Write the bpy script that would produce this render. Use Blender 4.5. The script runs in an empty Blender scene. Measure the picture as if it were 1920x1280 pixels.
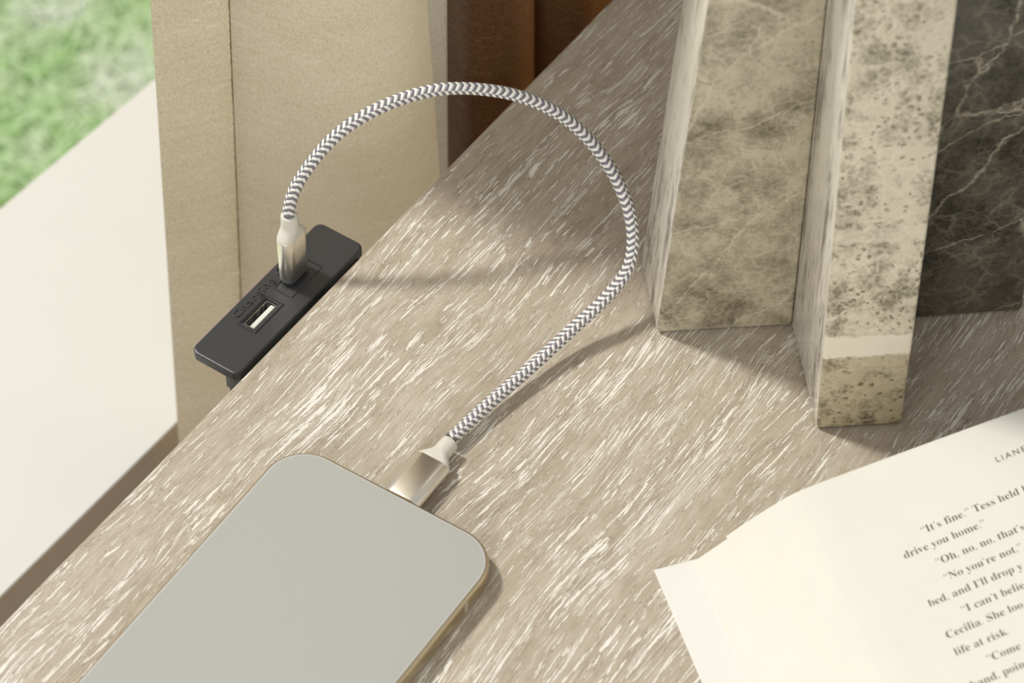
import bpy, bmesh, math, random
from mathutils import Vector, Matrix, noise

S = bpy.context.scene
COL = S.collection
R = math.radians
MM = 0.001

# ------------------------------------------------------------------ camera, world, sun, exposure
cam_d = bpy.data.cameras.new('camera')
cam = bpy.data.objects.new('camera', cam_d)
COL.objects.link(cam)
cam.location = (0.0, -0.60615, 0.70971)
cam.rotation_euler = (R(90 - 49.5), 0, 0)
cam_d.lens = 105.0
cam_d.sensor_width = 36.0
cam_d.clip_start = 0.02
cam_d.clip_end = 60
cam_d.dof.use_dof = True
cam_d.dof.focus_distance = 0.935
cam_d.dof.aperture_fstop = 16.0
S.camera = cam

world = bpy.data.worlds.new('daylight')
S.world = world
world.use_nodes = True
bg = world.node_tree.nodes['Background']
bg.inputs['Color'].default_value = (1.0, 0.975, 0.925, 1)
bg.inputs['Strength'].default_value = 0.46

sun_d = bpy.data.lights.new('sun', 'SUN')
sun_d.energy = 2.32
sun_d.color = (1.0, 0.965, 0.90)
sun_d.angle = R(7.0)
sun = bpy.data.objects.new('sun', sun_d)
COL.objects.link(sun)
sun.location = (-1.2, 0.6, 2.0)
sun.rotation_euler = Vector((0.575, -0.365, -1.0)).to_track_quat('-Z', 'Y').to_euler()

fill_d = bpy.data.lights.new('room_fill', 'AREA')                # added soft fill lamp on the camera side, lifts marble and curtain fronts
fill_d.shape = 'DISK'; fill_d.size = 1.3; fill_d.energy = 13.5
fill_d.color = (1.0, 0.965, 0.90)
fill = bpy.data.objects.new('room_fill', fill_d)
COL.objects.link(fill)
fill.location = (-0.45, -1.65, 0.62)
fill.rotation_euler = (Vector((0.05, 0.0, 0.08)) - fill.location).to_track_quat('-Z', 'Y').to_euler()

S.view_settings.view_transform = 'Standard'
S.view_settings.look = 'None'
S.view_settings.gamma = 1.0
S.view_settings.use_curve_mapping = False
S.view_settings.exposure = 0.0

# ------------------------------------------------------------------ helpers
def tag(o, label=None, cat=None, group=None, kind=None):
    if label: o['label'] = label
    if cat: o['category'] = cat
    if group: o['group'] = group
    if kind: o['kind'] = kind
    return o

def empty(name, loc=(0, 0, 0), rz=0.0):
    o = bpy.data.objects.new(name, None)
    o.empty_display_size = 0.01
    o.location = Vector(loc) * MM
    o.rotation_euler = (0, 0, R(rz))
    COL.objects.link(o)
    return o

def link(name, bm, mats, parent=None, smooth=None):
    """millimetre bmesh -> one mesh object"""
    bmesh.ops.scale(bm, vec=(MM, MM, MM), verts=bm.verts)
    bmesh.ops.recalc_face_normals(bm, faces=bm.faces)
    me = bpy.data.meshes.new(name)
    bm.to_mesh(me); bm.free()
    if not isinstance(mats, (list, tuple)): mats = [mats]
    for m in mats: me.materials.append(m)
    if smooth is not None:
        me.shade_smooth()
        if smooth < 180:
            me.set_sharp_from_angle(angle=R(smooth))
    o = bpy.data.objects.new(name, me)
    COL.objects.link(o)
    if parent: o.parent = parent
    return o

def add_box(bm, x0, x1, y0, y1, z0, z1, bev=0.0, seg=2, mat=0):
    vs = [bm.verts.new(p) for p in ((x0, y0, z0), (x1, y0, z0), (x1, y1, z0), (x0, y1, z0),
                                    (x0, y0, z1), (x1, y0, z1), (x1, y1, z1), (x0, y1, z1))]
    fs = [bm.faces.new([vs[i] for i in q]) for q in ((3, 2, 1, 0), (4, 5, 6, 7), (0, 1, 5, 4), (1, 2, 6, 5), (2, 3, 7, 6), (3, 0, 4, 7))]
    for f in fs: f.material_index = mat
    if bev > 0:
        es = list({e for f in fs for e in f.edges})
        bmesh.ops.bevel(bm, geom=es, offset=bev, segments=seg, affect='EDGES', profile=0.6)
    return bm

def box(name, dims, mat, parent=None, bev=0.0, seg=2, smooth=40):
    bm = bmesh.new()
    add_box(bm, *dims, bev=bev, seg=seg)
    return link(name, bm, mat, parent, smooth)

def rrect(x0, x1, y0, y1, r, n=6):
    pts = []
    for cx, cy, a0 in ((x1 - r, y1 - r, 0), (x0 + r, y1 - r, 90), (x0 + r, y0 + r, 180), (x1 - r, y0 + r, 270)):
        for k in range(n + 1):
            a = R(a0 + 90 * k / n)
            pts.append((cx + r * math.cos(a), cy + r * math.sin(a)))
    return pts

def loft(bm, loops, cap0=True, cap1=True, mat=0):
    """loops: lists of 3D points with equal counts"""
    vl = [[bm.verts.new(p) for p in L] for L in loops]
    n = len(vl[0])
    for a, b in zip(vl[:-1], vl[1:]):
        for i in range(n):
            f = bm.faces.new((a[i], a[(i + 1) % n], b[(i + 1) % n], b[i])); f.material_index = mat
    if cap0: bm.faces.new(list(reversed(vl[0]))).material_index = mat
    if cap1: bm.faces.new(vl[-1]).material_index = mat
    return vl

class NT:
    def __init__(self, name, rough=0.5, base=(0.5, 0.5, 0.5), metal=0.0, spec=0.5):
        self.m = bpy.data.materials.new(name)
        self.m.use_nodes = True
        self.t = self.m.node_tree
        self.b = self.t.nodes['Principled BSDF']
        self.out = self.t.nodes['Material Output']
        self.set('Base Color', (*base, 1)); self.set('Roughness', rough); self.set('Metallic', metal)
        self.set('Specular IOR Level', spec)
        self.d = diff = base
        self.m.diffuse_color = (*base, 1)
    def set(self, k, v): self.b.inputs[k].default_value = v
    def n(self, typ, **kw):
        nd = self.t.nodes.new(typ)
        for k, v in kw.items():
            if k.startswith('i_'):
                nd.inputs[k[2:].replace('_', ' ')].default_value = v
            else: setattr(nd, k, v)
        return nd
    def l(self, a, b): self.t.links.new(a, b); return b
    def coord(self, scale, rot=(0, 0, 0), loc=(0, 0, 0), src=None):
        """object coordinates in mm times `scale`"""
        if src is None:
            src = self.n('ShaderNodeTexCoord').outputs['Object']
        mp = self.n('ShaderNodeMapping')
        mp.inputs['Scale'].default_value = [s * 1000 for s in scale] if self.mm else scale
        mp.inputs['Rotation'].default_value = rot
        mp.inputs['Location'].default_value = loc
        self.l(src, mp.inputs['Vector'])
        return mp.outputs['Vector']
    mm = True
    def noise(self, vec, scale=1.0, detail=2.0, rough=0.5, dist=0.0):
        nd = self.n('ShaderNodeTexNoise')
        nd.inputs['Scale'].default_value = scale
        nd.inputs['Detail'].default_value = detail
        nd.inputs['Roughness'].default_value = rough
        nd.inputs['Distortion'].default_value = dist
        if vec is not None: self.l(vec, nd.inputs['Vector'])
        return nd
    def ramp(self, fac, stops, interp='LINEAR'):
        nd = self.n('ShaderNodeValToRGB')
        cr = nd.color_ramp; cr.interpolation = interp
        while len(cr.elements) < len(stops): cr.elements.new(0.5)
        for e, (p, c) in zip(cr.elements, stops):
            e.position = p
            e.color = (c, c, c, 1) if isinstance(c, (int, float)) else (*c, 1)
        self.l(fac, nd.inputs['Fac'])
        return nd.outputs['Color']
    def math(self, op, a, b=None, clamp=False):
        nd = self.n('ShaderNodeMath', operation=op); nd.use_clamp = clamp
        for i, v in enumerate((a, b)):
            if v is None: continue
            if isinstance(v, (int, float)): nd.inputs[i].default_value = v
            else: self.l(v, nd.inputs[i])
        return nd.outputs[0]
    def mix(self, fac, a, b, mode='MIX'):
        nd = self.n('ShaderNodeMix', data_type='RGBA', blend_type=mode)
        for s, v in ((nd.inputs[0], fac), (nd.inputs[6], a), (nd.inputs[7], b)):
            if isinstance(v, (int, float)): s.default_value = v
            elif isinstance(v, tuple): s.default_value = (*v, 1)
            else: self.l(v, s)
        return nd.outputs[2]
    def vadd(self, a, b, k):
        """a + (b-0.5)*k"""
        s = self.n('ShaderNodeVectorMath', operation='SUBTRACT'); self.l(b, s.inputs[0]); s.inputs[1].default_value = (.5, .5, .5)
        m = self.n('ShaderNodeVectorMath', operation='MULTIPLY'); self.l(s.outputs[0], m.inputs[0]); m.inputs[1].default_value = k
        q = self.n('ShaderNodeVectorMath', operation='ADD'); self.l(a, q.inputs[0]); self.l(m.outputs[0], q.inputs[1])
        return q.outputs[0]
    def bump(self, h, strength=0.3, dist=0.0003):
        nd = self.n('ShaderNodeBump'); nd.inputs['Strength'].default_value = strength
        nd.inputs['Distance'].default_value = dist
        self.l(h, nd.inputs['Height']); self.l(nd.outputs[0], self.b.inputs['Normal'])
        return nd

# ------------------------------------------------------------------ materials
def mat_wood():
    w = NT('limed_oak', rough=0.55, base=(0.4, 0.34, 0.27), spec=0.3)
    p = w.coord((1, 1, 1))                                   # millimetres, x along the grain
    warp = w.noise(w.coord((0.010, 0.022, 0.022)), 1.0, 2, 0.5)
    p1 = w.vadd(p, warp.outputs['Color'], (0, 16, 0))
    jit = w.noise(w.coord((0.35, 0.8, 0.8)), 1.0, 3, 0.65)
    p2 = w.vadd(p1, jit.outputs['Color'], (0, 0.85, 0))
    def sc(src, s):
        mp = w.n('ShaderNodeMapping'); mp.inputs['Scale'].default_value = s; w.l(src, mp.inputs['Vector']); return mp.outputs['Vector']
    fine = w.noise(sc(p1, (0.06, 1.5, 1.5)), 1.0, 4, 0.65).outputs['Fac']
    mott = w.noise(sc(p1, (0.10, 0.25, 0.25)), 1.0, 4, 0.6).outputs['Fac']
    broad = w.noise(sc(p1, (0.010, 0.10, 0.10)), 1.0, 2, 0.5).outputs['Fac']
    tone = w.math('ADD', w.math('MULTIPLY', fine, 0.35), w.math('ADD', w.math('MULTIPLY', broad, 0.30), w.math('MULTIPLY', mott, 0.35)))
    base = w.ramp(tone, [(0.38, (0.37, 0.312, 0.237)), (0.50, (0.465, 0.40, 0.318)), (0.62, (0.545, 0.487, 0.40))])
    # pale lime filling in the long pores, gathered in bands: ragged hairlines plus a few wider fills
    band = w.noise(sc(p1, (0.011, 0.085, 0.085)), 1.0, 3, 0.6).outputs['Fac']
    brk = w.noise(sc(p2, (0.11, 0.8, 0.8)), 1.0, 2, 0.6).outputs['Fac']
    def ridge(scale, gain, off):
        n_ = w.noise(sc(p2, scale), 1.0, 0.6, 0.5).outputs['Fac']
        r_ = w.math('ABSOLUTE', w.math('SUBTRACT', n_, 0.5))
        wd = w.math('ADD', w.math('MULTIPLY', w.math('SUBTRACT', band, 0.5), gain), w.math('ADD', w.math('MULTIPLY', w.math('SUBTRACT', brk, 0.5), gain * 1.6), off))
        wd = w.math('MINIMUM', wd, 0.036)
        return w.math('SUBTRACT', wd, r_)                    # > 0 inside a line
    ra = ridge((0.013, 0.68, 0.68), 0.15, 0.010)
    rb = ridge((0.019, 1.2, 1.2), 0.18, 0.010)
    rr = w.math('MAXIMUM', ra, rb)
    st = w.noise(sc(p2, (0.050, 1.7, 1.7)), 1.0, 1.5, 0.5).outputs['Fac']
    v1 = w.math('ADD', st, w.math('MULTIPLY', w.math('SUBTRACT', band, 0.5), 0.26))
    k1 = w.ramp(v1, [(0.655, 0.0), (0.668, 1.0)])
    k2 = w.ramp(w.math('ADD', w.math('MULTIPLY', rr, 4.0), 0.5), [(0.5, 0.0), (0.545, 1.0)])
    lime = w.math('MAXIMUM', k1, k2)
    v2 = w.math('ADD', w.math('MULTIPLY', rr, 4.0), 0.5)
    limec = w.ramp(fine, [(0.3, (0.77, 0.745, 0.665)), (0.7, (0.85, 0.835, 0.77))])
    # dark pore specks that hug the lime
    sp = w.noise(sc(p2, (1.1, 2.8, 2.8)), 1.0, 2, 0.6).outputs['Fac']
    rim = w.ramp(v1, [(0.585, 0.0), (0.618, 1.0), (0.632, 1.0), (0.64, 0.0)])
    rim2 = w.ramp(v2, [(0.38, 0.0), (0.46, 1.0), (0.50, 1.0), (0.52, 0.0)])
    spk = w.math('MULTIPLY', w.math('MAXIMUM', rim, rim2), w.ramp(sp, [(0.50, 0.0), (0.58, 0.62)]))
    sp2 = w.ramp(w.noise(sc(p1, (0.22, 2.8, 2.8)), 1.0, 2, 0.6).outputs['Fac'], [(0.68, 0.0), (0.74, 0.45)])
    hair = w.math('ABSOLUTE', w.math('SUBTRACT', w.noise(sc(p1, (0.016, 0.55, 0.55)), 1.0, 2, 0.5).outputs['Fac'], 0.47))
    hairm = w.math('MULTIPLY', w.ramp(hair, [(0.0, 0.42), (0.02, 0.0)]), w.ramp(brk, [(0.42, 0.0), (0.58, 1.0)]))
    dark = w.math('MAXIMUM', w.math('MAXIMUM', spk, sp2), hairm)
    c = w.mix(dark, base, (0.17, 0.125, 0.085))
    c = w.mix(lime, c, limec)
    w.l(c, w.b.inputs['Base Color'])
    w.l(w.ramp(lime, [(0, 0.50), (1, 0.62)]), w.b.inputs['Roughness'])
    h = w.math('SUBTRACT', w.math('MULTIPLY', fine, 0.5), w.math('ADD', w.math('MULTIPLY', dark, 0.6), w.math('MULTIPLY', lime, 0.25)))
    w.bump(h, 0.35, 0.0003)
    return w.m

def mat_marble(name, dark, light, vein, stretch=(1, 1, 1), con=(0.30, 0.62), band=None, web=0.5, crack=0.8, spots=0.5, spotc=None, big=0.08, wild=9.0):
    w = NT(name, rough=0.16, base=light, spec=0.45)
    p = w.coord(stretch)
    def sc(src, s):
        s = s if isinstance(s, tuple) else (s, s, s)
        mp = w.n('ShaderNodeMapping'); mp.inputs['Scale'].default_value = s; w.l(src, mp.inputs['Vector']); return mp.outputs['Vector']
    def fac(src, s, det=3, ro=0.6): return w.noise(sc(src, s), 1.0, det, ro).outputs['Fac']
    def vor(src, s, feat): 
        v = w.n('ShaderNodeTexVoronoi', feature=feat); v.inputs['Scale'].default_value = s; w.l(src, v.inputs['Vector']); return v.outputs['Distance']
    wa = w.noise(sc(p, 0.05), 1.0, 2, 0.5)
    pw = w.vadd(p, wa.outputs['Color'], (wild, wild, wild))
    wb = w.noise(sc(p, 0.35), 1.0, 3, 0.65)
    pv = w.vadd(pw, wb.outputs['Color'], (2.6, 2.6, 2.6))
    cloud = fac(pw, 0.03, 3, 0.55)
    blot = fac(pv, 0.17, 5, 0.68)
    grainy = fac(p, 0.7, 4, 0.7)
    cells = vor(pv, big, 'F1')                                   # 0 in a cell's core
    small = vor(pv, 0.40, 'F1')
    tone = w.math('ADD', w.math('MULTIPLY', cloud, 0.30), w.math('MULTIPLY', blot, 0.46))
    tone = w.math('ADD', tone, w.math('MULTIPLY', grainy, 0.33))
    tone = w.math('ADD', tone, w.math('MULTIPLY', w.math('SUBTRACT', cells, 0.5), 0.24))
    mid = tuple((a + b) / 2 for a, b in zip(dark, light))
    c = w.ramp(tone, [(con[0], dark), ((con[0] + con[1]) / 2, mid), (con[1], light)])
    # dark grains, crowded in patches
    patch = w.ramp(fac(p, (0.03, 0.03, 0.06), 2), [(0.40, 0.0), (0.50, 1.0)])
    sm = w.math('MULTIPLY', w.math('MULTIPLY', w.ramp(small, [(0.22, 1.0), (0.36, 0.0)]), patch), w.ramp(blot, [(0.38, 0.0), (0.50, spots)]))
    c = w.mix(sm, c, spotc or dark)
    # thin web of pale veins, stronger in some places
    wm = w.math('MULTIPLY', w.ramp(vor(pv, big * 2.1, 'DISTANCE_TO_EDGE'), [(0.0, 1.0), (0.05, 0.35), (0.14, 0.0)]), w.ramp(fac(p, 0.06, 2), [(0.42, 0.0), (0.62, web)]))
    c = w.mix(wm, c, vein)
    wm2 = w.math('MULTIPLY', w.ramp(vor(pv, big * 4.4, 'DISTANCE_TO_EDGE'), [(0.0, 1.0), (0.05, 0.3), (0.12, 0.0)]), w.ramp(fac(p, 0.08, 2), [(0.42, 0.0), (0.62, web * 0.7)]))
    c = w.mix(wm2, c, vein)
    # a few long cracks filled with calcite
    rot = w.n('ShaderNodeMapping'); rot.inputs['Rotation'].default_value = (0.3, R(33), 0.2); w.l(pv, rot.inputs['Vector'])
    cr = w.ramp(vor(sc(rot.outputs['Vector'], (0.012, 0.03, 0.034)), 1.0, 'DISTANCE_TO_EDGE'), [(0.0, 1.0), (0.004, 0.6), (0.013, 0.0)])
    c = w.mix(w.math('MULTIPLY', cr, w.ramp(blot, [(0.34, 0.1), (0.54, crack)])), c, vein)
    if band:
        for z0, z1, col, k in band:
            sep = w.n('ShaderNodeSeparateXYZ'); w.l(w.vadd(w.coord((1, 1, 1)), wb.outputs['Color'], (0, 0, 3.2)), sep.inputs[0])
            a = w.n('ShaderNodeMapRange', interpolation_type='SMOOTHSTEP'); w.l(sep.outputs['Z'], a.inputs['Value'])
            a.inputs['From Min'].default_value = z0 - 0.35; a.inputs['From Max'].default_value = z0 + 0.35
            b = w.n('ShaderNodeMapRange', interpolation_type='SMOOTHSTEP'); w.l(sep.outputs['Z'], b.inputs['Value'])
            b.inputs['From Min'].default_value = z1 - 0.7; b.inputs['From Max'].default_value = z1 + 0.7
            mk = w.math('SUBTRACT', a.outputs[0], b.outputs[0])
            c = w.mix(mk, c, col, 'MULTIPLY') if k == 'MUL' else w.mix(w.math('MULTIPLY', mk, k), c, col)
    w.l(c, w.b.inputs['Base Color'])
    w.l(w.ramp(blot, [(0.3, 0.12), (0.7, 0.24)]), w.b.inputs['Roughness'])
    return w.m

def mat_cloth(name, c0, c1, c2, transl=0.0, tcol=(0.6, 0.4, 0.2), rough=0.85):
    w = NT(name, rough=rough, base=c1, spec=0.15)
    weave = w.noise(w.coord((1.7, 1.7, 1.1)), 1.0, 3, 0.7).outputs['Fac']
    slub = w.noise(w.coord((0.022, 0.022, 0.62)), 1.0, 3, 0.6).outputs['Fac']
    broad = w.noise(w.coord((0.02, 0.02, 0.05)), 1.0, 2, 0.5).outputs['Fac']
    thread = w.noise(w.coord((0.035, 0.035, 1.5)), 1.0, 2, 0.5).outputs['Fac']
    tone = w.math('ADD', w.math('MULTIPLY', weave, 0.72), w.math('ADD', w.math('MULTIPLY', slub, 0.14), w.math('MULTIPLY', broad, 0.14)))
    c = w.ramp(tone, [(0.40, c0), (0.5, c1), (0.61, c2)])
    brk = w.ramp(w.noise(w.coord((0.3, 0.3, 0.3)), 1.0, 2, 0.6).outputs['Fac'], [(0.5, 0.0), (0.62, 1.0)])
    hl = w.math('MULTIPLY', w.ramp(thread, [(0.60, 0.0), (0.66, 0.8)]), brk)
    c = w.mix(hl, c, tuple(min(1, v * 1.25 + 0.03) for v in c2))
    w.l(c, w.b.inputs['Base Color'])
    w.set('Sheen Weight', 0.12); w.set('Sheen Roughness', 0.4)
    h = w.math('ADD', weave, w.math('MULTIPLY', slub, 0.3))
    bn = w.bump(h, 0.9, 0.0007)
    if transl > 0:
        tr = w.n('ShaderNodeBsdfTranslucent'); w.l(w.mix(0.6, c, tcol), tr.inputs['Color'])
        mx = w.n('ShaderNodeMixShader'); mx.inputs[0].default_value = transl
        w.l(w.b.outputs[0], mx.inputs[1]); w.l(tr.outputs[0], mx.inputs[2]); w.l(mx.outputs[0], w.out.inputs['Surface'])
    return w.m

def plain(name, base, rough=0.5, metal=0.0, spec=0.5, nscale=None, namt=0.06, bump=0.0, bscale=3.0):
    w = NT(name, rough=rough, base=base, metal=metal, spec=spec)
    if nscale:
        nz = w.noise(w.coord((nscale,) * 3), 1.0, 3, 0.6).outputs['Fac']
        w.l(w.ramp(nz, [(0.3, tuple(max(0, v * (1 - namt)) for v in base)), (0.7, tuple(min(1, v * (1 + namt)) for v in base))]), w.b.inputs['Base Color'])
    if bump > 0:
        w.bump(w.noise(w.coord((bscale,) * 3), 1.0, 3, 0.6).outputs['Fac'], bump, 0.0002)
    return w.m

M_WOOD = mat_wood()
M_WOOD_DARK = plain('stained_oak_body', (0.30, 0.25, 0.19), 0.6, nscale=0.05)
M_SILL = plain('cream_paint', (0.79, 0.785, 0.735), 0.5, spec=0.3, nscale=0.01, namt=0.015)
M_WALL = plain('taupe_wall_paint', (0.66, 0.565, 0.455), 0.8, spec=0.2, nscale=0.02, namt=0.03)
M_FLOOR = plain('floor_boards', (0.36, 0.29, 0.22), 0.5, nscale=0.02, namt=0.15)
M_EARTH = plain('lawn_soil', (0.72, 0.90, 0.56), 0.95, spec=0.1, nscale=0.03, namt=0.3)
M_STEEL = plain('brushed_aluminium', (0.90, 0.865, 0.79), 0.29, metal=1.0, nscale=3.0, namt=0.05, bump=0.06, bscale=6)
M_TIP = plain('bright_steel', (0.7, 0.7, 0.7), 0.2, metal=1.0)
M_BOOT = plain('ivory_rubber', (0.70, 0.675, 0.60), 0.5, spec=0.35, nscale=0.3, namt=0.03)
M_PLASTIC = plain('black_plastic', (0.033, 0.034, 0.038), 0.31, spec=0.6, nscale=2.0, namt=0.25, bump=0.25, bscale=5)
M_CONTACT = plain('nickel_contact', (0.55, 0.53, 0.48), 0.3, metal=1.0)
M_TONGUE = plain('white_plastic', (0.80, 0.79, 0.75), 0.4)
M_BRAID_W = plain('white_yarn', (0.86, 0.845, 0.82), 0.38, spec=0.5)
M_BRAID_G = plain('grey_yarn', (0.205, 0.20, 0.225), 0.5, spec=0.4)
M_CORE = plain('cable_jacket', (0.10, 0.10, 0.11), 0.7)
M_GOLD = plain('champagne_gold_metal', (0.62, 0.53, 0.37), 0.28, metal=1.0, nscale=1.0, namt=0.04)
M_ANT = plain('antenna_line_plastic', (0.45, 0.40, 0.30), 0.5)
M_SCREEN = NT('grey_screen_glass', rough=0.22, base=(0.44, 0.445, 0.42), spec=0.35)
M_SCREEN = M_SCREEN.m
M_BEZEL = plain('pale_glass_rim', (0.52, 0.52, 0.50), 0.2)
M_PAGE = plain('cream_paper', (0.735, 0.722, 0.655), 0.85, spec=0.15, nscale=0.06, namt=0.015)
M_COVER = plain('white_flyleaf_paper', (0.80, 0.79, 0.75), 0.7, spec=0.2, nscale=0.05, namt=0.01)
M_INK = plain('black_ink', (0.10, 0.09, 0.075), 0.8, spec=0.1)
M_STITCH = plain('brown_thread', (0.17, 0.09, 0.045), 0.8)
M_BRASS = plain('brass_rod', (0.6, 0.45, 0.25), 0.3, metal=1.0)
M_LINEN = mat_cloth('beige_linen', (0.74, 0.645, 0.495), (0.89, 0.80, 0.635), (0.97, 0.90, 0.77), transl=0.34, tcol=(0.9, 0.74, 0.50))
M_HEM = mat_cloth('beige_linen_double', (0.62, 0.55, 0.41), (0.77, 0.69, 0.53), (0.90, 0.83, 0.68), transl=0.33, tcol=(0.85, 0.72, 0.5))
M_LINING = mat_cloth('pale_lining', (0.55, 0.50, 0.41), (0.70, 0.65, 0.55), (0.82, 0.77, 0.68), transl=0.3, tcol=(0.7, 0.6, 0.45))
M_SHADED_FOLD = mat_cloth('shaded_fold_brown', (0.075, 0.036, 0.014), (0.125, 0.064, 0.027), (0.21, 0.125, 0.065), transl=0.25, tcol=(0.55, 0.20, 0.04))  # deep shade on the curtain folds, put into a dark brown cloth colour
MARBLE_FRONT = mat_marble('brown_grey_marble', (0.165, 0.142, 0.096), (0.62, 0.565, 0.44), (0.78, 0.72, 0.585), con=(0.415, 0.585), spots=0.85, spotc=(0.16, 0.135, 0.09), big=0.10, web=0.7, crack=0.6,
    band=[(-5, 31.2, (0.76, 0.73, 0.655), 'MUL'), (31.5, 40.0, (0.80, 0.745, 0.62), 0.92), (86, 89, (0.66, 0.60, 0.46), 0.5), (78, 84, (0.70, 0.64, 0.51), 0.55)])
MARBLE_LEFT = mat_marble('taupe_marble', (0.150, 0.130, 0.085), (0.46, 0.415, 0.31), (0.64, 0.585, 0.46), con=(0.39, 0.625), spots=0.35, big=0.075, web=0.45, crack=0.7)
MARBLE_DARK = mat_marble('charcoal_marble', (0.028, 0.026, 0.021), (0.105, 0.095, 0.073), (0.42, 0.375, 0.29), con=(0.40, 0.62), spots=0.4, big=0.06, web=0.30, crack=0.8)
MARBLE_SIDE = mat_marble('streaked_pale_marble', (0.15, 0.13, 0.095), (0.80, 0.765, 0.68), (0.90, 0.87, 0.80), stretch=(1.5, 1.2, 0.16), con=(0.42, 0.55), spots=0.5, big=0.08, web=0.6)

# ------------------------------------------------------------------ frame of the table edge: x along the edge, y outwards to the window
E0 = Vector((-148.01, -107.67, 0.0))
EANG = math.degrees(math.atan2(0.822163, 0.569252))
dX = Vector((0.569252, 0.822163, 0)); dN = Vector((-0.822163, 0.569252, 0))
def edge(al, off, z=0.0): return E0 + dX * al + dN * off + Vector((0, 0, z))
FLOOR_Z, LAWN_Z = -620.0, -760.0

# ------------------------------------------------------------------ structure
def struct(name, dims, mat, bev=0.0, smooth=40):
    o = box(name, dims, mat, None, bev, smooth=smooth)
    o.location = E0 * MM
    o.rotation_euler = (0, 0, R(EANG))
    o['kind'] = 'structure'
    return o
o = struct('floor', (-900, 1300, -1500, 139, FLOOR_Z - 30, FLOOR_Z), M_FLOOR); tag(o, 'brown floor below the side table', 'floor')
# windowsill, slightly out of square like in the photograph
bm = bmesh.new()
p = [(-900, 137.8), (420, 117.8), (420, 245.9), (-900, 306.7)]
vl = loft(bm, [[(x, y, -262) for x, y in p], [(x, y, -200) for x, y in p]])
for f in bm.faces:
    f.material_index = 0 if all(abs(v.co.z + 200) < 1 for v in f.verts) else 1
bmesh.ops.bevel(bm, geom=[e for e in bm.edges if all(abs(v.co.z + 200) < 1 for v in e.verts)], offset=0.35, segments=2, affect='EDGES')
o = link('trim_1', bm, [M_SILL, M_WALL], None, 40); o.location = E0 * MM; o.rotation_euler = (0, 0, R(EANG)); o['kind'] = 'structure'
tag(o, 'wide cream painted windowsill in bright sun beside the curtain', 'windowsill')
o = struct('wall_back', (-900, 1300, 140, 235, FLOOR_Z - 30, -263), M_WALL); tag(o, 'wall under the windowsill, in shade', 'wall')
o = struct('wall_side', (421, 1300, 126, 235, -262, 1500), M_WALL); tag(o, 'wall beside the window, behind the curtains', 'wall')
bm = bmesh.new()
add_box(bm, -1800, 1800, 0, 3600, LAWN_Z - 40, LAWN_Z)
o = link('lawn_ground', bm, M_EARTH); o.location = (E0 + dN * 236).to_3d() * MM; o.rotation_euler = (0, 0, R(EANG)); o['kind'] = 'structure'
tag(o, 'green lawn outside the window', 'lawn')

# grass blades (nobody could count them)
def grass():
    rnd = random.Random(4)
    w = NT('grass_blade', rough=0.6, base=(0.6, 0.8, 0.46), spec=0.2)
    nz = w.noise(w.coord((0.022, 0.022, 0.022)), 1.0, 3, 0.6).outputs['Fac']
    nf = w.noise(w.coord((0.25, 0.25, 0.02)), 1.0, 2, 0.6).outputs['Fac']
    tn = w.math('ADD', w.math('MULTIPLY', nz, 0.6), w.math('MULTIPLY', nf, 0.4))
    c = w.ramp(tn, [(0.38, (0.58, 0.83, 0.42)), (0.5, (0.81, 0.94, 0.71)), (0.60, (0.93, 0.97, 0.90))])
    w.l(c, w.b.inputs['Base Color'])
    tr = w.n('ShaderNodeBsdfTranslucent'); w.l(c, tr.inputs['Color'])
    mx = w.n('ShaderNodeMixShader'); mx.inputs[0].default_value = 0.35
    w.l(w.b.outputs[0], mx.inputs[1]); w.l(tr.outputs[0], mx.inputs[2]); w.l(mx.outputs[0], w.out.inputs['Surface'])
    V, F = [], []
    for i in range(40000):
        x = rnd.uniform(-560, 40); y = rnd.uniform(620, 1400)
        h = rnd.uniform(6, 20); a = rnd.uniform(0, 6.283); wd = rnd.uniform(1.6, 3.4)
        lean = rnd.uniform(0.8, 2.4) * h; la = rnd.uniform(0, 6.283)
        dx, dy = math.cos(a) * wd, math.sin(a) * wd
        lx, ly = math.cos(la) * lean, math.sin(la) * lean
        b = len(V); z = LAWN_Z
        V += [(x - dx, y - dy, z - 1), (x + dx, y + dy, z - 1), (x + lx * .4 + dx * .8, y + ly * .4 + dy * .8, z + h * .65),
              (x + lx * .4 - dx * .8, y + ly * .4 - dy * .8, z + h * .65), (x + lx, y + ly, z + h)]
        F += [(b, b + 1, b + 2, b + 3), (b + 3, b + 2, b + 4)]
    me = bpy.data.meshes.new('grass')
    me.from_pydata([(a * MM, b_ * MM, c_ * MM) for a, b_, c_ in V], [], F)
    me.materials.append(w.m)
    o = bpy.data.objects.new('grass', me); COL.objects.link(o)
    tag(o, 'blurred pale green grass of the lawn beyond the windowsill', 'grass', kind='stuff')
grass()

# ------------------------------------------------------------------ side table
tbl = empty('side_table', edge(170, -225, FLOOR_Z), EANG)
tag(tbl, 'grey-brown side table of limed oak with pale grain', 'table')
def tb(a0, a1, b0, b1, z0, z1): return (a0 - 170, a1 - 170, b0 + 225, b1 + 225, z0 - FLOOR_Z, z1 - FLOOR_Z)
box('tabletop', tb(-330, 660, -450, 0, -26, 0), M_WOOD, tbl, 1.4, 3)
box('apron', tb(-290, 620, -430, -24, -110, -26), M_WOOD_DARK, tbl, 1.0)
for a in (-290, 580):
    for b in (-430, -64):
        box('leg', tb(a, a + 40, b, b + 40, FLOOR_Z, -110), M_WOOD_DARK, tbl, 2.0)

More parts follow.
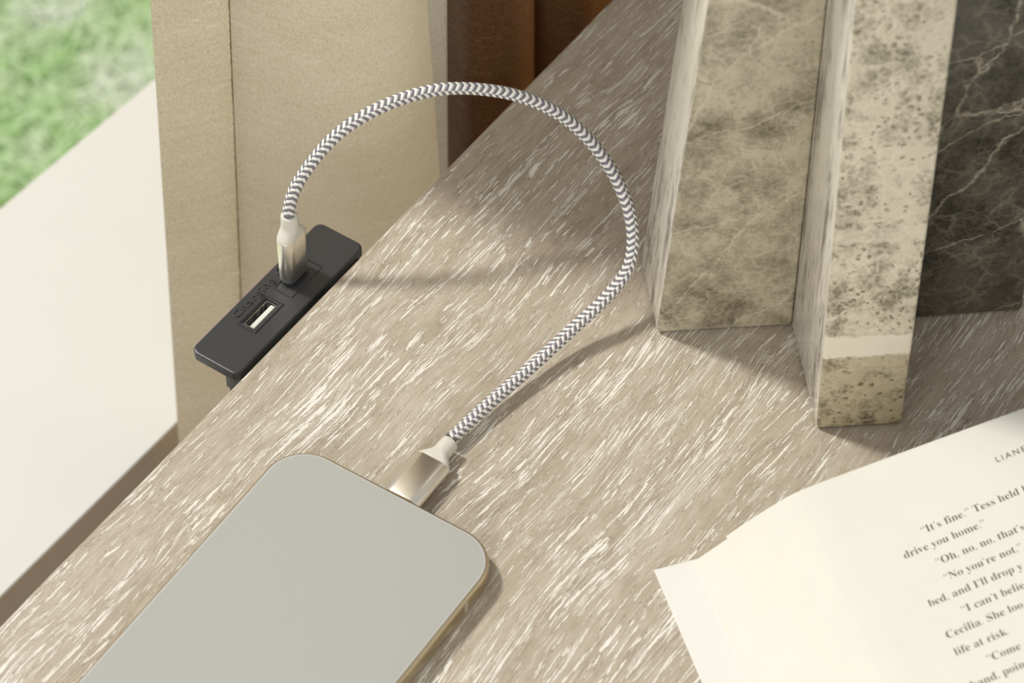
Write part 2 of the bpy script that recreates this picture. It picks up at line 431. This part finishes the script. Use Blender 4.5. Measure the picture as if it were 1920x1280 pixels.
# ------------------------------------------------------------------ curtains
def smooth_path(P, n):
    """Catmull-Rom through 2-D points"""
    out = []
    Q = [P[0]] + list(P) + [P[-1]]
    for i in range(1, len(Q) - 2):
        a, b, c, d = (Vector(q) for q in Q[i - 1:i + 3])
        for k in range(n):
            t = k / n
            out.append(0.5 * ((2 * b) + (c - a) * t + (2 * a - 5 * b + 4 * c - d) * t * t + (3 * b - a - 3 * c + d) * t ** 3))
    out.append(Vector(P[-1]))
    return out

def cloth(name, path, mat, parent, thick=0.0, z0=-560.0, z1=640.0, flare=None, wob=1.0, seed=0):
    zs = [z0 + (z1 - z0) * k / 48 for k in range(49)]
    n = len(path)
    def nrm(i):
        a = path[max(0, i - 1)]; b = path[min(n - 1, i + 1)]
        t = (b - a); t.normalize()
        return Vector((-t.y, t.x))
    bm = bmesh.new()
    loops = []
    for z in zs:
        front, back = [], []
        for i, q in enumerate(path):
            w = wob * noise.noise(Vector((q.x * 0.02 + seed, q.y * 0.02, z * 0.006)))
            nn = nrm(i)
            zz = max(-220.0, min(320.0, z))
            fl = flare(i / (n - 1)) * zz if flare else 0.0
            c = q + nn * w
            front.append((c.x + fl, c.y, z)); b = c + nn * thick
            back.append((b.x + fl, b.y, z))
        loops.append(front + back[::-1] if thick else front)
    if thick:
        loft(bm, loops)
    else:                                                # a single layer of cloth
        vl = [[bm.verts.new(q) for q in L] for L in loops]
        for a, b in zip(vl[:-1], vl[1:]):
            for i in range(n - 1): bm.faces.new((a[i], a[i + 1], b[i + 1], b[i]))
    return link(name, bm, mat, parent, 60)

cur = empty('curtain', (-70, 115, FLOOR_Z + 60))
tag(cur, 'beige linen curtain with a stitched hem, hanging between table and windowsill', 'curtain')
cur_off = Vector((70, -115, -(FLOOR_Z + 60)))
def shift(path): return [Vector((q[0] + cur_off.x, q[1] + cur_off.y)) for q in path]
A, B, C_, D_ = (-120.4, 115.9), (-94.5, 124.5), (-28.4, 141.0), (-22.5, 153.0)
main_path = smooth_path([(-99, 128.6), (-95, 125.2), (-84, 119.5), (-70, 114.5), (-54, 113.5), (-41, 119), (-33, 128.5), C_], 8)
flare_main = lambda t: 0.045 * (1 - t) + -0.03 * t
ZC0, ZC1 = 0.0, 1200.0
def zc(z): return z + 560.0
def cloth_local(name, P, mat, **kw):
    o = cloth(name, [Vector(q) for q in P], mat, None, **kw)
    o.parent = cur
    o.matrix_parent_inverse = Matrix.Translation(-cur.location)
    return o
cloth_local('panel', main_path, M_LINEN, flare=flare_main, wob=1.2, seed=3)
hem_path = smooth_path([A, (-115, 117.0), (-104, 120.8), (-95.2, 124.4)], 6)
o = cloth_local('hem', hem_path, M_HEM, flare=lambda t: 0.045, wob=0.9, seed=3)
o['label'] = 'flat doubled side hem of the curtain, slightly darker'
lin_path = smooth_path([(-29.5, 142.0), (-26.5, 146), D_, (-24.0, 160), (-28.5, 167)], 6)
o = cloth_local('lining', lin_path, M_LINING, flare=lambda t: -0.03 + 0.045 * min(1, t * 2), wob=0.6, seed=8)
o['label'] = 'pale fuzzy return edge of the curtain'
# seam stitches between hem and panel
bm = bmesh.new()
rnd = random.Random(2)
z = -250.0
while z < 260:
    L = rnd.uniform(2.2, 3.4)
    x = -94.9 + 0.045 * max(-220, z) + 1.0 * noise.noise(Vector((-94.9 * .02 + 3, 124 * .02, z * .006))) * -0.5
    add_box(bm, x - 0.16 + rnd.uniform(-.1, .1), x + 0.14, 122.4, 123.6, z, z + L, 0.1, 1)
    z += L + rnd.uniform(0.2, 0.9)
o = link('seam', bm, M_STITCH, cur); o.matrix_parent_inverse = Matrix.Translation(-cur.location)
o['label'] = 'line of brown stitches along the hem'; o['kind'] = 'stuff'

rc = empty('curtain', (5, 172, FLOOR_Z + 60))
tag(rc, 'dark curtain folds, shade put into their brown colour, behind the table corner', 'curtain')
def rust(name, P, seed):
    o = cloth(name, smooth_path(P, 7), M_SHADED_FOLD, None, wob=1.2, seed=seed, flare=lambda t: 0.0)
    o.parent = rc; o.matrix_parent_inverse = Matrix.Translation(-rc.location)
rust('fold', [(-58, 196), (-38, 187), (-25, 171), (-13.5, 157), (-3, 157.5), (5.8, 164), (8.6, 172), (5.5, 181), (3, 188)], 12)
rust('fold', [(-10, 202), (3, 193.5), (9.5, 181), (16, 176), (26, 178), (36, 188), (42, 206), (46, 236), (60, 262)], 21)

# rod that carries both curtains, above the frame
rod = empty('curtain_rod', edge(220, 80, 648), EANG)
tag(rod, 'brass curtain rod above the window', 'rod')
bm = bmesh.new()
bmesh.ops.create_cone(bm, cap_ends=True, segments=24, radius1=8, radius2=8, depth=900, matrix=Matrix.Rotation(R(90), 4, 'Y'))
link('pole', bm, M_BRASS, rod, 40)
for s in (-1, 1):
    bm = bmesh.new()
    bmesh.ops.create_uvsphere(bm, u_segments=20, v_segments=12, radius=14, matrix=Matrix.Translation((s * 452, 0, 0)))
    link('finial', bm, M_BRASS, rod, 60)

# ------------------------------------------------------------------ charging outlet
outl = empty('charging_outlet', edge(150, 15, -7), EANG)
tag(outl, 'black plastic charging outlet clamped beside the table edge, one socket free', 'outlet')
def oo(al, off): return (al - 150, off - 15)
def ring_plate(bm, outer, inner, ztop, zbot, r=0.7):
    """rounded slab with one hole"""
    no = len(outer); ni = len(inner)
    def shrink(P, k):
        cx = sum(q[0] for q in P) / len(P); cy = sum(q[1] for q in P) / len(P)
        mx = max(abs(q[0] - cx) for q in P); my = max(abs(q[1] - cy) for q in P)
        return [(cx + (q[0] - cx) * (mx - k) / mx, cy + (q[1] - cy) * (my - k) / my) for q in P]
    def loop(P, z): 
        vs = [bm.verts.new((x, y, z)) for x, y in P]
        return vs
    def edges(vs): return [bm.edges.get((vs[i], vs[(i + 1) % len(vs)])) or bm.edges.new((vs[i], vs[(i + 1) % len(vs)])) for i in range(len(vs))]
    def bridge(a, b):
        for i in range(len(a)):
            bm.faces.new((a[i], a[(i + 1) % len(a)], b[(i + 1) % len(a)], b[i]))
    ot = loop(shrink(outer, r), ztop); om = loop(shrink(outer, r * .3), ztop - r * .3); o2 = loop(outer, ztop - r); o3 = loop(outer, zbot)
    it = loop(inner, ztop); ib = loop(inner, zbot)
    bmesh.ops.triangle_fill(bm, use_beauty=True, use_dissolve=False, edges=edges(ot) + edges(it))
    bridge(ot, om); bridge(om, o2); bridge(o2, o3); bridge(it, ib)
    bmesh.ops.triangle_fill(bm, use_beauty=True, use_dissolve=False, edges=edges(o3) + edges(ib))
(x0, y0), (x1, y1) = oo(117.2, 5.6), oo(184.2, 24.4)
(sx0, sy0), (sx1, sy1) = oo(135.4, 13.2), oo(148.0, 17.9)
bm = bmesh.new()
ring_plate(bm, rrect(x0, x1, y0, y1, 2.6, 6), rrect(sx0, sx1, sy0, sy1, 0.25, 2), 0.0, -3.4, 0.6)
link('face_plate', bm, M_PLASTIC, outl, 12)
(bx0, by0), (bx1, by1) = oo(119.2, 4.5), oo(181, 12.6)
bm = bmesh.new()
add_box(bm, bx0, bx1, by0, by1, -12, -3.3, 0.5)
add_box(bm, bx0 + 0.6, bx1 - 0.6, by0 + 0.5, by1 - 0.7, -60, -11.8, 0.5)
link('housing', bm, M_PLASTIC, outl, 40)
(kx0, ky0), (kx1, ky1) = oo(130, 0.05), oo(172, 6.0)
box('clamp', (kx0, kx1, ky0, ky1, -19, -14), M_PLASTIC, outl, 0.4)
# raised rims of both sockets
def rim(name, al0, al1, of0, of1, wdt, hgt):
    (a, b), (c, d) = oo(al0, of0), oo(al1, of1)
    o1 = rrect(a, c, b, d, 0.6, 3); i1 = rrect(a + wdt, c - wdt, b + wdt, d - wdt, 0.3, 3)
    def mid(P, Q, t): return [(p[0] * (1 - t) + q[0] * t, p[1] * (1 - t) + q[1] * t) for p, q in zip(P, Q)]
    bm = bmesh.new()
    L = [[(x, y, -0.05) for x, y in o1], [(x, y, hgt) for x, y in mid(o1, i1, .3)], [(x, y, hgt) for x, y in mid(o1, i1, .7)], [(x, y, -0.05) for x, y in i1]]
    loft(bm, L, False, False)
    return link(name, bm, M_PLASTIC, outl, 50)
rim('socket_rim', 133.7, 149.4, 11.4, 19.0, 0.9, 0.45)
rim('socket_rim', 152.3, 169.2, 11.0, 18.9, 0.8, 0.35)
(sx0, sy0), (sx1, sy1) = oo(135.6, 13.4), oo(147.8, 17.7)
bm = bmesh.new()                                                     # metal shell of the open socket
loop0 = rrect(sx0, sx1, sy0, sy1, 0.2, 2); loop1 = rrect(sx0 + .3, sx1 - .3, sy0 + .3, sy1 - .3, 0.15, 2)
loft(bm, [[(x, y, -9) for x, y in loop0], [(x, y, -0.6) for x, y in loop0], [(x, y, -0.6) for x, y in loop1], [(x, y, -9) for x, y in loop1]], True, False)
link('socket_shell', bm, M_TIP, outl, 40)
(tx0, ty0), (tx1, ty1) = oo(136.2, 13.9), oo(147.2, 15.5)
tong = box('tongue', (tx0, tx1, ty0, ty1, -9, -0.9), M_TONGUE, outl, 0.12, 1); tong['label'] = 'white plastic tongue inside the open socket'
for k in range(4):
    cx = tx0 + 1.3 + k * 2.75
    box('contact', (cx - 0.5, cx + 0.5, ty1 - 0.02, ty1 + 0.35, -8, -1.6), M_CONTACT, outl, 0.1, 1)
# USB-C pit under the plug
# embossed lettering
def text_mesh(body, size, spacing=1.0, extrude=0.0, bevel=0.0, offset=0.0, res=3):
    cu = bpy.data.curves.new('txt', 'FONT'); cu.body = body; cu.size = size; cu.space_character = spacing
    cu.extrude = extrude; cu.bevel_depth = bevel; cu.bevel_resolution = 1; cu.offset = offset; cu.resolution_u = res
    ob = bpy.data.objects.new('txt', cu); COL.objects.link(ob)
    dg = bpy.context.evaluated_depsgraph_get(); dg.update()
    me = bpy.data.meshes.new_from_object(ob.evaluated_get(dg))
    bpy.data.objects.remove(ob); bpy.data.curves.remove(cu)
    return me
me = text_mesh('Charging Only', 4.0, 1.1, 0.13, 0.07, -0.05)
bm = bmesh.new(); bm.from_mesh(me); bpy.data.meshes.remove(me)
wid = max(v.co.x for v in bm.verts)
ax, ay = oo(135.6, 20.1)
k = 33.0 / wid
for v in bm.verts: v.co = Vector((ax + v.co.x * k, ay + v.co.y * 0.98, v.co.z + 0.12))
link('lettering', bm, M_PLASTIC, outl, 40)

# ------------------------------------------------------------------ charging cable
P = [(edge(161, 16.6).x, edge(161, 16.6).y, 20.0), (-69.95, 34.3, 24.0), (-66.89, 36.9, 33.0), (-56.15, 41.95, 47.0), (-42.8, 46.77, 55.0), (-26.37, 52.13, 58.0), (-11.57, 54.31, 57.0),
     (4.14, 54.36, 53.0), (18.32, 51.81, 45.0), (29.2, 43.86, 36.0), (35.84, 33.08, 28.0), (37.78, 23.23, 21.5), (35.73, 14.75, 16.0), (28.2, 6.54, 11.5),
     (19.02, -1.39, 8.0), (6.57, -14.17, 5.2), (-4.89, -26.19, 4.3), (-14.24, -37.04, 4.0), (-19.0, -43.0, 4.0)]
P = [Vector(q) for q in P]
def catmull3(P, n):
    Q = [2 * P[0] - P[1]] + P + [2 * P[-1] - P[-2]]
    out = []
    for i in range(1, len(Q) - 2):
        a, b, c, d = Q[i - 1:i + 3]
        for k in range(n):
            t = k / n
            out.append(0.5 * ((2 * b) + (c - a) * t + (2 * a - 5 * b + 4 * c - d) * t * t + (3 * b - a - 3 * c + d) * t ** 3))
    out.append(P[-1].copy())
    return out
def relax(C, it):
    for _ in range(it):
        C = [C[0], C[1]] + [(C[i - 1] + 2 * C[i] + C[i + 1]) / 4 for i in range(2, len(C) - 2)] + [C[-2], C[-1]]
    return C
def resample(C, step):
    L = [0.0]
    for a, b in zip(C[:-1], C[1:]): L.append(L[-1] + (b - a).length)
    n = max(2, round(L[-1] / step)); out = []; j = 0
    for k in range(n + 1):
        s = L[-1] * k / n
        while j < len(L) - 2 and L[j + 1] < s: j += 1
        t = (s - L[j]) / max(1e-9, L[j + 1] - L[j])
        out.append(C[j].lerp(C[j + 1], t))
    return out, L[-1]
curve = resample(relax(catmull3(P, 24), 60), 0.4)[0]
curve, clen = resample(curve, 0.4)
nC = len(curve)
T = []
for i in range(nC):
    t = curve[min(nC - 1, i + 2)] - curve[max(0, i - 2)]; t.normalize(); T.append(t)
N = [T[0].orthogonal().normalized()]
for i in range(1, nC):
    v = N[-1] - T[i] * N[-1].dot(T[i]); v.normalize(); N.append(v)
Bn = [T[i].cross(N[i]) for i in range(nC)]
cable = empty('charging_cable', (-5, 20, 0))
tag(cable, 'grey and white braided charging cable arching from the black outlet to the phone', 'cable')
def cable_part(name, bm, mats, smooth=60):
    o = link(name, bm, mats, cable, smooth); o.matrix_parent_inverse = Matrix.Translation(-cable.location); return o
bm = bmesh.new()
loft(bm, [[curve[i] + (N[i] * math.cos(a) + Bn[i] * math.sin(a)) * 1.72 for a in [k * math.pi / 6 for k in range(12)]] for i in range(0, nC, 3)])
cable_part('jacket', bm, M_CORE)
# herringbone braid: six columns of slanted yarn floats
PITCH, SLANT, COLS, RAD = 1.08, 1.05, 6, 1.78
PARITY = (0, 1, 1, 0, 0, 1)
PH0, TWIST = -0.32, 0.0025
bm = bmesh.new()
def on_tube(s, ang, r):
    f = min(max(s / clen, 0), 1) * (nC - 1); i = min(int(f), nC - 2); t = f - i
    c = curve[i].lerp(curve[i + 1], t); n_ = N[i].lerp(N[i + 1], t); b_ = Bn[i].lerp(Bn[i + 1], t)
    return c + (n_ * math.cos(ang) + b_ * math.sin(ang)) * r
NA, NB = 5, 4
for col in range(COLS):
    up = col % 2 == 1
    rows = int((clen) / PITCH) + 2
    for rw in range(-1, rows):
        s0 = rw * PITCH
        g = []
        ok = True
        for ia in range(NA):
            fa = ia / (NA - 1); row = []
            for ib in range(NB):
                fb = ib / (NB - 1)
                s = s0 + PITCH * (fb * 1.04 - 0.02) + SLANT * (fa if up else 1 - fa)
                if s < 0 or s > clen: ok = False
                ang = PH0 + (col + (fa * 1.06 - 0.03)) * 2 * math.pi / COLS + TWIST * s * 2 * math.pi
                hb = math.sin(math.pi * (0.06 + 0.88 * fb)) ** 0.6
                ha = math.sin(math.pi * (0.08 + 0.84 * fa)) ** 0.45
                row.append((s, ang, RAD + 0.40 * hb * ha - 0.08))
            g.append(row)
        if not ok: continue
        vs = [[bm.verts.new(on_tube(*q)) for q in row] for row in g]
        for a in range(NA - 1):
            for b in range(NB - 1):
                f = bm.faces.new((vs[a][b], vs[a + 1][b], vs[a + 1][b + 1], vs[a][b + 1])); f.material_index = (rw + PARITY[col]) % 2
o = cable_part('braid', bm, [M_BRAID_W, M_BRAID_G], 180); o['kind'] = 'stuff'; o['label'] = 'grey and white herringbone yarn sleeve'

def stadium(L, W, n=10):
    """half-round ended outline, long axis x"""
    r = W / 2; h = L / 2 - r; pts = []
    for k in range(n + 1):
        a = -math.pi / 2 + math.pi * k / n; pts.append((h + r * math.cos(a), r * math.sin(a)))
    for k in range(n + 1):
        a = math.pi / 2 + math.pi * k / n; pts.append((-h + r * math.cos(a), r * math.sin(a)))
    return pts
def circ(r, n=10):
    pts = []
    for k in range(n + 1):
        a = -math.pi / 2 + math.pi * k / n; pts.append((r * math.cos(a), r * math.sin(a)))
    for k in range(n + 1):
        a = math.pi / 2 + math.pi * k / n; pts.append((r * math.cos(a), r * math.sin(a)))
    return pts
def plug(base, axis, wide, L, W, mlen, shoulder, neck, rneck, tip, tipl):
    axis = Vector(axis).normalized(); wide = Vector(wide); wide = (wide - axis * wide.dot(axis)).normalized(); oth = axis.cross(wide)
    base = Vector(base)
    def pos(q, h): return base + wide * q[0] + oth * q[1] + axis * h
    def ring(l, w_, h): return [pos(q, h) for q in stadium(l, w_)]
    bm = bmesh.new()
    loft(bm, [ring(L - .9, W - .9, 0), ring(L - .25, W - .25, .25), ring(L, W, .8), ring(L, W, mlen - .25), ring(L - .3, W - .3, mlen)])
    cable_part('plug_shell', bm, M_STEEL, 35)
    bm = bmesh.new(); Ls = []
    s_ = stadium(L - .15, W - .15); c_ = circ(rneck)
    for k in range(11):
        t = k / 10; e = t * t * (3 - 2 * t)
        e = e ** 0.8
        Ls.append([pos((a[0] * (1 - e) + b[0] * e, a[1] * (1 - e) + b[1] * e), mlen - .02 + shoulder * t) for a, b in zip(s_, c_)])
    Ls.append([pos(q, mlen + shoulder + neck - .6) for q in circ(rneck * .97)])
    Ls.append([pos(q, mlen + shoulder + neck - .15) for q in circ(rneck * .92)])
    Ls.append([pos(q, mlen + shoulder + neck) for q in circ(rneck * .78)])
    loft(bm, Ls)
    cable_part('strain_relief', bm, M_BOOT, 60)
    bm = bmesh.new()
    loft(bm, [ring(tip[0] - .4, tip[1] - .4, -tipl), ring(tip[0], tip[1], -tipl + .3), ring(tip[0], tip[1], .3)])
    cable_part('connector_tip', bm, M_CORE if tipl < 3 else M_TIP, 40)
plug(edge(161, 16.6, -5.6), (0, 0, 1), dX, 11.2, 6.2, 18.2, 4.9, 4.0, 2.95, (9.6, 4.6), 1.45)
PH_ANG = -33.0
PX = Vector((math.cos(R(PH_ANG)), math.sin(R(PH_ANG)), 0)); PY = Vector((-PX.y, PX.x, 0))
PH_END = Vector((-33.81, -65.67, 0))
plug_base = PH_END + PY * 0.15 + PX * 0.6 + Vector((0, 0, 4.0))
plug(plug_base, PY, PX, 12.2, 6.0, 17.2, 5.2, 4.4, 2.9, (8.4, 2.5), 6.0)

# ------------------------------------------------------------------ phone
PW, PL, PT, PR = 76.8, 160.0, 7.7, 13.2
ph = empty('phone', PH_END - PY * (PL / 2), PH_ANG)
tag(ph, 'smartphone with blank grey screen and champagne gold frame, plugged into the cable', 'phone')
def prr(ins, n=12): return rrect(-PW / 2 + ins, PW / 2 - ins, -PL / 2 + ins, PL / 2 - ins, PR - ins * .9, n)
bm = bmesh.new()
prof = [(1.6, 0.02), (0.7, 0.25), (0.12, 0.9), (0.0, 1.6), (0.0, 6.2), (0.12, 6.9), (0.45, 7.45), (0.85, 7.66), (1.1, 7.62)]
loft(bm, [[(x, y, z) for x, y in prr(i)] for i, z in prof])
# charging port cut is hidden by the plug
link('frame', bm, M_GOLD, ph, 60)
bm = bmesh.new()
loft(bm, [[(x, y, 7.5) for x, y in prr(0.95)], [(x, y, 7.68) for x, y in prr(1.0)], [(x, y, 7.74) for x, y in prr(1.3)]])
link('screen_rim', bm, M_BEZEL, ph, 60)
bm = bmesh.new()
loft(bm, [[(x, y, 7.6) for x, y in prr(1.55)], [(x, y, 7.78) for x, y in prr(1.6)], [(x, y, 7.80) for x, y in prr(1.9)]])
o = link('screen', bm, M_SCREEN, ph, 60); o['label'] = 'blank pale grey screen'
box('antenna_line', (PW / 2 - 0.3, PW / 2 + 0.03, PL / 2 - 22, PL / 2 - 20.4, 1.5, 6.4), M_ANT, ph, 0.02, 1)
box('side_button', (PW / 2 - 0.3, PW / 2 + 0.45, -10, 10, 3.0, 5.2), M_GOLD, ph, 0.3, 2)

# ------------------------------------------------------------------ marble bookend
bk = empty('bookend', (87.7, 6.2, 0), 4.3)
tag(bk, 'cross-shaped brown and grey marble bookend standing beside the cable', 'bookend')
HB, TP = 215.0, 0.066
def slab(name, base, top, mats, sides):
    """prism from 4 base points to 4 top points; sides: material slot per side face"""
    bm = bmesh.new()
    b = [bm.verts.new((x, y, 0.45)) for x, y in base]; t = [bm.verts.new((x, y, HB)) for x, y in top]
    f = bm.faces.new(b[::-1]); f.material_index = 0
    f = bm.faces.new(t); f.material_index = 0
    for i in range(4):
        f = bm.faces.new((b[i], b[(i + 1) % 4], t[(i + 1) % 4], t[i])); f.material_index = sides[i]
    bmesh.ops.bevel(bm, geom=list(bm.edges), offset=1.1, segments=3, affect='EDGES', profile=0.5)
    return link(name, bm, mats, bk, 40)
h = HB
slab('slab', [(-42.4, 0), (0.4, 0), (0.4, 30), (-44.4, 30.9)], [(-42.4 + .066 * h, 0), (0.4, 0), (0.4, 30), (-44.4 + .075 * h, 30.9)],
     [MARBLE_LEFT, MARBLE_SIDE], [0, 0, 0, 1])
o = slab('slab', [(2.0, -42), (28.2, -42), (30, 0.4), (0, 0.4)], [(0.8, -42 + TP * h), (28.6, -42 + TP * h), (30, 0.4), (0, 0.4)],
     [MARBLE_FRONT, MARBLE_SIDE], [0, 0, 0, 1])
o['label'] = 'pale slab with a cream band near its foot'
o = slab('slab', [(29.6, 0), (73.3, 0.6), (75, 30), (29.6, 30)], [(29.6, 0), (73.3 - TP * h, 0.6), (75 - TP * h, 30), (29.6, 30)], [MARBLE_DARK, MARBLE_SIDE], [0, 0, 0, 0])
o['label'] = 'charcoal slab with thin pale veins'
slab('slab', [(0.5, 0.4), (29.5, 0.4), (28, 72), (2, 72)], [(0.5, 0.4), (29.5, 0.4), (28, 72 - TP * h), (2, 72 - TP * h)], [MARBLE_LEFT, MARBLE_SIDE], [0, 0, 0, 0])

# ------------------------------------------------------------------ open book
UA = 17.5
book = empty('book', (53.74, -84.92, 0), UA)
tag(book, 'open novel with cream printed pages lying beside the marble bookend', 'book')
# local x = u towards the spine, local -y = v down the page
KN = [(0, 1.0), (6, 5.2), (14, 11.2), (22, 16.4), (29, 20.3), (36, 22.2), (50, 24.7), (70, 28.3), (101, 33.6), (120, 36.0), (132, 35.2), (138, 30.0), (142, 20.0)]
def prof_z(u):
    if u <= KN[0][0]: return KN[0][1]
    for (a, za), (b, zb) in zip(KN[:-1], KN[1:]):
        if u <= b:
            t = (u - a) / (b - a); return za + (zb - za) * t
    return KN[-1][1]
def prof_s(u):                                                        # softened
    return sum(prof_z(u + k) * w for k, w in ((-2, .15), (-1, .2), (0, .3), (1, .2), (2, .15)))
PHH = 205.0                                                           # page height
def sheet(name, us, ztop, thick, mat, v0=0.0, v1=PHH, parent=None, jag=0.0, closed_bottom=None):
    bm = bmesh.new(); Ls = []
    nv = 26
    for j in range(nv + 1):
        v = v0 + (v1 - v0) * j / nv
        top = [(u, -v + (jag * math.sin(u * 1.7) if j == 0 else 0), ztop(u)) for u in us]
        bot = [(u, -v + (jag * math.sin(u * 1.7) if j == 0 else 0), (closed_bottom if closed_bottom is not None else ztop(u) - thick)) for u in us]
        Ls.append(top + bot[::-1])
    loft(bm, Ls)
    return link(name, bm, mat, parent, 35)
us_all = [i * 1.0 for i in range(0, 143)]
# cover (flat on the table) and white flyleaf
sheet('cover', [-12.6, -12.2, 0, 40, 80, 120, 150, 190, 240, 290, 297], lambda u: 0.5, 0.45, M_COVER, -0.3, PHH + 3, book)
sheet('flyleaf', [-12.3 + k * 3 for k in range(14)], lambda u: 0.62 + max(0, u) * 0.012, 0.12, M_COVER, 0.2, PHH + 2, book)
# block of leaves, fanned at the fore-edge
blk = sheet('page_block', us_all, lambda u: max(0.9, prof_s(u) - 0.28 + 0.06 * (abs((u * 1.35) % 1 - .5) if u < 30 else 0)), 0, M_PAGE, 0.3, PHH, book, closed_bottom=0.66)
sheet('page', [9.5 + k * 1.0 for k in range(0, 133)], lambda u: prof_s(u) - 0.10, 0.07, M_PAGE, -0.5, PHH, book)
sheet('page', [31.0 + k * 1.0 for k in range(0, 111)], lambda u: prof_s(u), 0.06, M_PAGE, 0.0, PHH, book)
# facing half of the book beyond the frame
def mir(u): return prof_s(284 - u)
sheet('page_block', [142.2 + k for k in range(0, 142)], mir, 0, M_PAGE, 0.0, PHH, book, closed_bottom=0.66)

def bold(s):
    out = ''
    for ch in s:
        if 'A' <= ch <= 'Z': out += chr(0x1D400 + ord(ch) - 65)
        elif 'a' <= ch <= 'z': out += chr(0x1D41A + ord(ch) - 97)
        else: out += ch
    return out
def printed(body, u0, v, size, kx, serif=True, spacing=1.0, tilt=0.042):
    me = text_mesh(bold(body) if serif else body, size, spacing, 0, 0, -0.0104 * size if serif else 0.0, 2)
    b2 = bmesh.new(); b2.from_mesh(me); bpy.data.meshes.remove(me)
    bmesh.ops.triangulate(b2, faces=b2.faces)
    for q in b2.verts:
        u = u0 + q.co.x * kx
        y = -(v - tilt * (u - u0)) + q.co.y
        q.co = Vector((u, y, prof_s(u) + 0.045))
    o = link('text_line', b2, M_INK, book)
    return o
LN = [('“It’s fine.” Tess held h', 57.5, 28.2), ('drive you home.”', 49.9, 34.0), ('“Oh, no, no, that’s', 57.3, 39.7), ('“No you’re not,”', 57.3, 45.5), ('bed, and I’ll drop y', 50.2, 51.6),
      ('“I can’t belie', 57.6, 57.2), ('Cecilia. She loo', 50.6, 63.1), ('life at risk.', 50.6, 69.1), ('“Come', 57.8, 74.6), ('hand, poin', 50.6, 80.6)]
for body, u0, v in LN: printed(body, u0, v, 3.6, 0.965)
printed('LIANE', 86.0, 14.1, 2.75, 0.98, False, 1.38)
